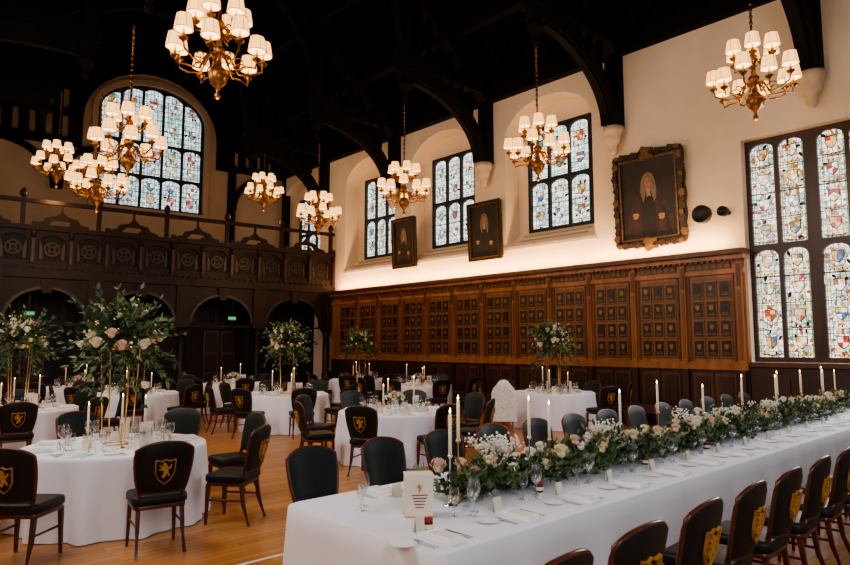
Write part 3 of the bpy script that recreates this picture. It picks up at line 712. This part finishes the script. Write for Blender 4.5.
def tallflowers(seed,rx=.50,rz=.36,H=1.05):
    R.seed(seed);b=MB()
    w0,w1=.11,.15
    for sx in (-1,1):
        for sy in (-1,1): b.tube([(sx*w0,sy*w0,.755),(sx*w1,sy*w1,.755+H)],.007,goldm,6)
    for w,z in ((w0,.762),(w1,.755+H)):
        b.tube([(-w,-w,z),(w,-w,z),(w,w,z),(-w,w,z)],.007,goldm,6,closed=True)
    b.lathe([(.10,.755+H-.01),(.16,.755+H),(.13,.755+H+.06)],(0,0,0),goldm,12)
    C=Vector((0,0,.755+H+.20))
    for k in range(115):
        th=R.uniform(0,2*pi);el=R.uniform(-.55,1.45);d=Vector((math.cos(th)*math.cos(el),math.sin(th)*math.cos(el),math.sin(el)))
        L=R.uniform(.6,1.35)*(rx*math.cos(el)**2+rz*1.15*math.sin(el)**2);droop=R.uniform(0.05,.30)
        m=R.choice([leafA,leafB,leafB,leafC]);pts=[]
        for i in range(8):
            t=i/7;pts.append(C+Vector((0,0,-.12))+d*L*t+Vector((0,0,-droop*t*t*(1.3 if el<.3 else .3))))
        b.tube(pts,.0025,leafC,3)
        for i in range(2,8):
            for s_ in range(3):
                dd=(pts[i]-pts[i-1]).normalized()+Vector((R.uniform(-1,1),R.uniform(-1,1),R.uniform(-1,1)))*.8
                b.leaf(pts[i],dd,R.uniform(.05,.11),R.uniform(.012,.026),m)
    for k in range(26):
        th=R.uniform(0,2*pi);el=R.uniform(-.5,1.4);f=R.uniform(.55,.85)
        p=C+Vector((math.cos(th)*math.cos(el)*rx*f,math.sin(th)*math.cos(el)*rx*f,math.sin(el)*rz*f-.08))
        b.bloom(p,R.uniform(.04,.07),R.choice([petW,petY,petY,petP]))
    for k in range(40):
        th=R.uniform(0,2*pi);el=R.uniform(-.4,1.5);f=R.uniform(.6,1.0)
        p=C+Vector((math.cos(th)*math.cos(el)*rx*f,math.sin(th)*math.cos(el)*rx*f,math.sin(el)*rz*f-.05))
        b.sphere(p,R.uniform(.01,.018),petY,5,3)
    return b.mesh('tall_floral_centrepiece')
tf1=tallflowers(3,.50,.42,1.0);tf2=tallflowers(11,.46,.38,1.0)
R.seed(5)
tables=[ # x,y,chairs start angle,count, tall?
 (2.3,7.3,.35,8,1),(6.75,8.0,.2,8,0),(7.3,12.3,.1,8,2),(12.0,8.7,.25,8,1),(11.5,12.7,.0,8,0),(11.9,15.8,.3,8,2),
 (8.2,16.6,.1,8,0),(2.35,12.5,.2,8,1),(4.6,17.6,.3,8,0),(5.0,14.8,.05,8,2)]
for ti,(x,y,a0,n,tall) in enumerate(tables):
    put('round_banquet_table',rt,(x,y,0),ti*.7)
    put('place_settings',psm,(x,y,0),a0-.2+pi/8);put('wine_glasses',wgm,(x,y,0),a0-.2+pi/8)
    put('candle_centrepiece',csm,(x,y,0),ti*1.1)
    if tall: put('tall_floral_centrepiece',tf1 if tall==1 else tf2,(x,y,0),ti*1.3)
    else: put('low_flower_vase',lowfl,(x,y,0),ti*1.3)
    for k in range(n):
        a=a0+2*pi*k/n+pi/8;r=R.uniform(1.24,1.34)
        cx,cy=x+r*math.cos(a),y+r*math.sin(a)
        if ti==3 and cx<11.1 : continue
        if ti==1 and cx>7.6 and cy>8.2 and cy<8.9: cy+=.12
        if cx>12.95: cx=12.95
        dchair(cx,cy,x,y,.16)
# ---------------------------------------------------------------- draped chair
b=MB()
def ringp(z,t):
    L=[]
    for k in range(40):
        a=2*pi*k/40;w=.24+.03*t;d=.23+.04*t
        L.append((w*math.copysign(abs(math.cos(a))**.6,math.cos(a))*(1+.05*t*math.sin(9*a)),d*math.copysign(abs(math.sin(a))**.6,math.sin(a))*(1+.05*t*math.sin(7*a)),z))
    return L
Ls=[[(p[0]*.02,p[1]*.02,.52) for p in ringp(0,0)],ringp(.515,0)]+[ringp(.5-.22*j/6,j/12) for j in range(1,7)]
vs=[p for L in Ls for p in L];fs=[]
for j in range(len(Ls)-1):
    for i in range(40): fs.append((j*40+i,j*40+(i+1)%40,(j+1)*40+(i+1)%40,(j+1)*40+i))
b.add(vs,fs,lace,True)
for sx in (-1,1):
    b.tube([(sx*.19,.18,.40),(sx*.20,.19,0)],[.026,.015],mahog,4,False,rot=pi/4)
    b.tube([(sx*.18,-.17,.42),(sx*.195,-.27,0)],[.026,.016],mahog,4,False,rot=pi/4)
Ls=[]
for j in range(11):
    t=j/10;z=.22+.86*t;w=.27-.03*t-(.10*max(0,t-.7)/.3);th=.06-.015*t
    if j==10: w*=.75;th*=.4
    Ls.append([(w*math.copysign(abs(math.cos(2*pi*k/32))**.6,math.cos(2*pi*k/32)),-.2-.1*t+th*math.sin(2*pi*k/32)*(1+.25*math.sin(k*1.7)),z-(.05*math.cos(2*pi*k/32)**2 if j>8 else 0)) for k in range(32)])
vs=[p for L in Ls for p in L];fs=[tuple(10*32+i for i in range(32))]
for j in range(10):
    for i in range(32): fs.append((j*32+i,j*32+(i+1)%32,(j+1)*32+(i+1)%32,(j+1)*32+i))
b.add(vs,fs,lace,True)
b.obj('draped_chair',(10.55,8.95,0),face(10.55,8.95,11.6,9.9))
# ---------------------------------------------------------------- long table
TX0,TX1,TY0,TY1=2.3,12.6,2.38,3.83
b=MB()
def perim(off,fold,z):
    L=[];step=.055
    pts=[]
    def seg(p,q,nx,ny):
        d=math.hypot(q[0]-p[0],q[1]-p[1]);n=max(1,int(d/step))
        for k in range(n): pts.append((p[0]+(q[0]-p[0])*k/n,p[1]+(q[1]-p[1])*k/n,nx,ny))
    r=.03
    seg((TX0+r,TY0),(TX1-r,TY0),0,-1);seg((TX1,TY0+r),(TX1,TY1-r),1,0);seg((TX1-r,TY1),(TX0+r,TY1),0,1);seg((TX0,TY1-r),(TX0,TY0+r),-1,0)
    s=0
    for i,(x,y,nx,ny) in enumerate(pts):
        s+=step;f=off+fold*(math.sin(s*9+2*math.sin(s*1.3))+.5*math.sin(s*21))
        L.append((x+nx*f,y+ny*f,z))
    return L
Ls=[perim(0,0,.752),perim(.012,0,.742)]+[perim(.015+.03*t,.022*t,.742-.735*t) for t in (.15,.3,.5,.7,.85,1)]
n=len(Ls[0]);vs=[p for L in Ls for p in L];fs=[]
for j in range(len(Ls)-1):
    for i in range(n): fs.append((j*n+i,j*n+(i+1)%n,(j+1)*n+(i+1)%n,(j+1)*n+i))
b.add(vs,fs,cloth,True);b.add(Ls[0],[tuple(range(n))],cloth);b.obj('long_banquet_table')
xs_far=[2.95+.74*k for k in range(13)];xs_near=[2.2+.66*k for k in range(15)]
for x in xs_far: dchair(x,TY1+.42,x,0,.06)
for x in xs_near: dchair(x,1.88,x,9,.05)
b=MB();g=MB()
for x in xs_far:
    setting(b,x,TY1-.18,.753,pi/2)
    for dx,dy,p in ((.17,3.42,gp),(.25,3.36,gp2),(.10,3.36,gp)): wineglass(g,x+dx,dy+R.uniform(-.02,.02),.753,p,12)
for x in xs_near:
    setting(b,x+.3,TY0+.19,.753,-pi/2)
    for dx,dy,p in ((.12,2.80,gp),(.02,2.84,gp2),(.19,2.85,gp)): wineglass(g,x+dx,dy+R.uniform(-.02,.02),.753,p,12) if x+dx>TX0+.1 else None
wineglass(g,2.62,3.42,.753,gp,14);wineglass(g,2.54,3.34,.753,gp2,14)
b.obj('place_settings');g.obj('wine_glasses')
for i,(x,y,h) in enumerate([(3.05,3.05,.33),(3.23,3.15,.40),(3.95,3.1,.36),(4.3,3.17,.30),(5.25,3.09,.35),(6.0,3.12,.40),(6.9,3.07,.33),(7.95,3.07,.4),(8.2,3.17,.34),(9.1,3.09,.36),(9.4,3.17,.40),(10.0,3.07,.4),(10.35,3.17,.34),(11.0,3.07,.38),(11.3,3.17,.42),(11.7,3.1,.36)]):
    b=MB();candlestick(b,0,0,0,h,goldm if i%2 else silver,.26);b.obj('candlestick',(x,y,.753))
R.seed(21);b=MB();x=3.15
YF=3.11
while x<12.2:
    big=.5+.5*math.sin(x*2.6+1.2)
    for k in range(15):
        p=Vector((x+R.uniform(-.05,.05),YF+R.gauss(0,.065),.768+R.uniform(0,.06)))
        L=R.uniform(.08,.24)*(.7+.6*big);d=Vector((R.uniform(-1,1),R.uniform(-.9,.9),R.uniform(.0,1.1))).normalized();m=R.choice([leafA,leafB,leafC,leafB])
        q=p+d*L;b.tube([p,q],.002,leafC,3)
        for i in range(5):
            b.leaf(p+d*L*(i+1)/5,d+Vector((R.uniform(-1,1),R.uniform(-1,1),R.uniform(-.2,.8))),R.uniform(.04,.085),R.uniform(.011,.024),m)
    if R.random()<.62:
        b.bloom((x,YF+R.gauss(0,.08),.86+R.uniform(0,.12)+.06*big),R.uniform(.038,.068),R.choice([petW,petW,petY,petP]))
    if R.random()<.12*big:
        c=Vector((x,YF+R.gauss(0,.05),.95+R.uniform(0,.08)));b.tube([(c.x,YF,.77),c],.002,leafB,3)
        for i in range(30): b.sphere(c+Vector((R.gauss(0,.03),R.gauss(0,.03),R.gauss(0,.025))),R.uniform(.006,.012),petW,5,3)
    x+=.045
b.obj('floral_table_runner')
for (x,y,hh) in ((3.42,3.02,.32),(3.7,3.2,.26),(4.95,3.1,.30),(6.45,3.1,.30),(7.4,3.1,.28),(8.7,3.1,.30)):
    b=MB();b.lathe([(.03,0),(.045,.03),(.035,.10),(.028,.13),(.033,.145)],(0,0,0),glass,12,cap=False)
    for k in range(9):
        d=Vector((R.gauss(0,.08),R.gauss(0,.08),hh+R.uniform(-.05,.07)));b.tube([(0,0,.02),d*.6,d],.0018,leafB,3)
        for i in range(22): b.sphere(d+Vector((R.gauss(0,.026),R.gauss(0,.026),R.gauss(0,.022))),R.uniform(.006,.011),petW,5,3)
    for k in range(4): b.bloom((R.gauss(0,.05),R.gauss(0,.05),.2+R.uniform(0,.06)),.05,R.choice([petW,petP,petY]))
    for k in range(60):
        d=Vector((R.uniform(-1,1),R.uniform(-1,1),R.uniform(.2,1.4))).normalized();b.leaf(Vector((0,0,.13))+d*R.uniform(.03,.16),d,.07,.016,R.choice([leafA,leafB]))
    b.obj('flower_vase',(x,y,.753))
b=MB();b.box((-.085,-.06,0),(.085,.06,.25),card);b.box((-.088,-.063,.0),(.088,.063,.01),goldm);b.box((-.088,-.063,.245),(.088,.063,.255),card)
b.M=Matrix.Translation((0,-.061,.15))@MXZ;b.plate([((p[0]-.5)*.04,p[1]*.05) for p in beast],[],-.001,.002,gold)
for k in range(5): b.plate(rect(-.05+.006*k,.05-.006*k,-.02-.018*k,-.014-.018*k),[],-.001,.001,plaqg)
b.M=Matrix()
b.obj('card_box',(2.74,3.02,.753),-.6)
for x,y in ((2.56,2.74),(3.8,2.90),(5.35,2.92),(3.2,3.5),(6.6,2.92)):
    b=MB();b.lathe([(.026,0),(.030,.006),(.030,.045),(.026,.052)],(0,0,0),jam,12);b.lathe([(.029,.05),(.029,.068),(.024,.07)],(0,0,0),redlid,12);b.lathe([(.0305,.014),(.0305,.038)],(0,0,0),card,12,cap=False)
    b.obj('jam_jar',(x,y,.753))
b=MB();b.box((-.85,5.02,0),(9.5,5.06,.003),card);b.obj('trim_floor_inlay')
# ---------------------------------------------------------------- lights
def area(name,loc,dirv,sx,sy,e,col):
    l=bpy.data.lights.new(name,'AREA');l.shape='RECTANGLE';l.size=sx;l.size_y=sy;l.energy=e;l.color=col
    o=bpy.data.objects.new(name,l);bpy.context.scene.collection.objects.link(o);o.location=loc
    o.rotation_euler=Vector(dirv).to_track_quat('-Z','Y').to_euler();return o
for y,e in ((6.2,240),(10.3,180),(14.4,100),(18.5,30)): area('window_daylight',(LX+.1,y,6.4),(7.9,0,-6.4),2.4,3.4,e,(.98,.96,.96))
area('bay_window_daylight',(-1.5,-2.5,4.6),(7.5,8.5,-4.6),4,4,640,(.98,.97,.98))
area('bay_window_daylight',(13.7,2.6,3.9),(-6.7,.9,-3.4),3.0,4,260,(.88,.93,1))
for y in (7.3,10.9,14.5,18.1):
    l=bpy.data.lights.new('ledge_lamp','AREA');l.shape='RECTANGLE';l.size=.08;l.size_y=3.5;l.energy=75;l.color=(1,.60,.30)
    o=bpy.data.objects.new('ledge_lamp',l);bpy.context.scene.collection.objects.link(o);o.location=(13.72,y,3.86)
    o.rotation_euler=(0,math.radians(180+14),0)      # faces up, tipped to the wall; long axis along Y
w=bpy.data.worlds.new('world');bpy.context.scene.world=w;w.use_nodes=True
w.node_tree.nodes['Background'].inputs[0].default_value=(.9,.93,1,1);w.node_tree.nodes['Background'].inputs[1].default_value=.33
# ---------------------------------------------------------------- camera
c=bpy.data.cameras.new('camera');c.lens=27.1;c.sensor_width=36;c.clip_end=200
o=bpy.data.objects.new('camera',c);bpy.context.scene.collection.objects.link(o);o.location=(0,0,1.8)
o.rotation_euler=(math.radians(90+5.58),0,math.radians(-42.8));bpy.context.scene.camera=o
try:
    vs_=bpy.context.scene.view_settings
    vs_.view_transform='AgX';vs_.look='AgX - Medium High Contrast';vs_.exposure=.15
except Exception as e: print(e)
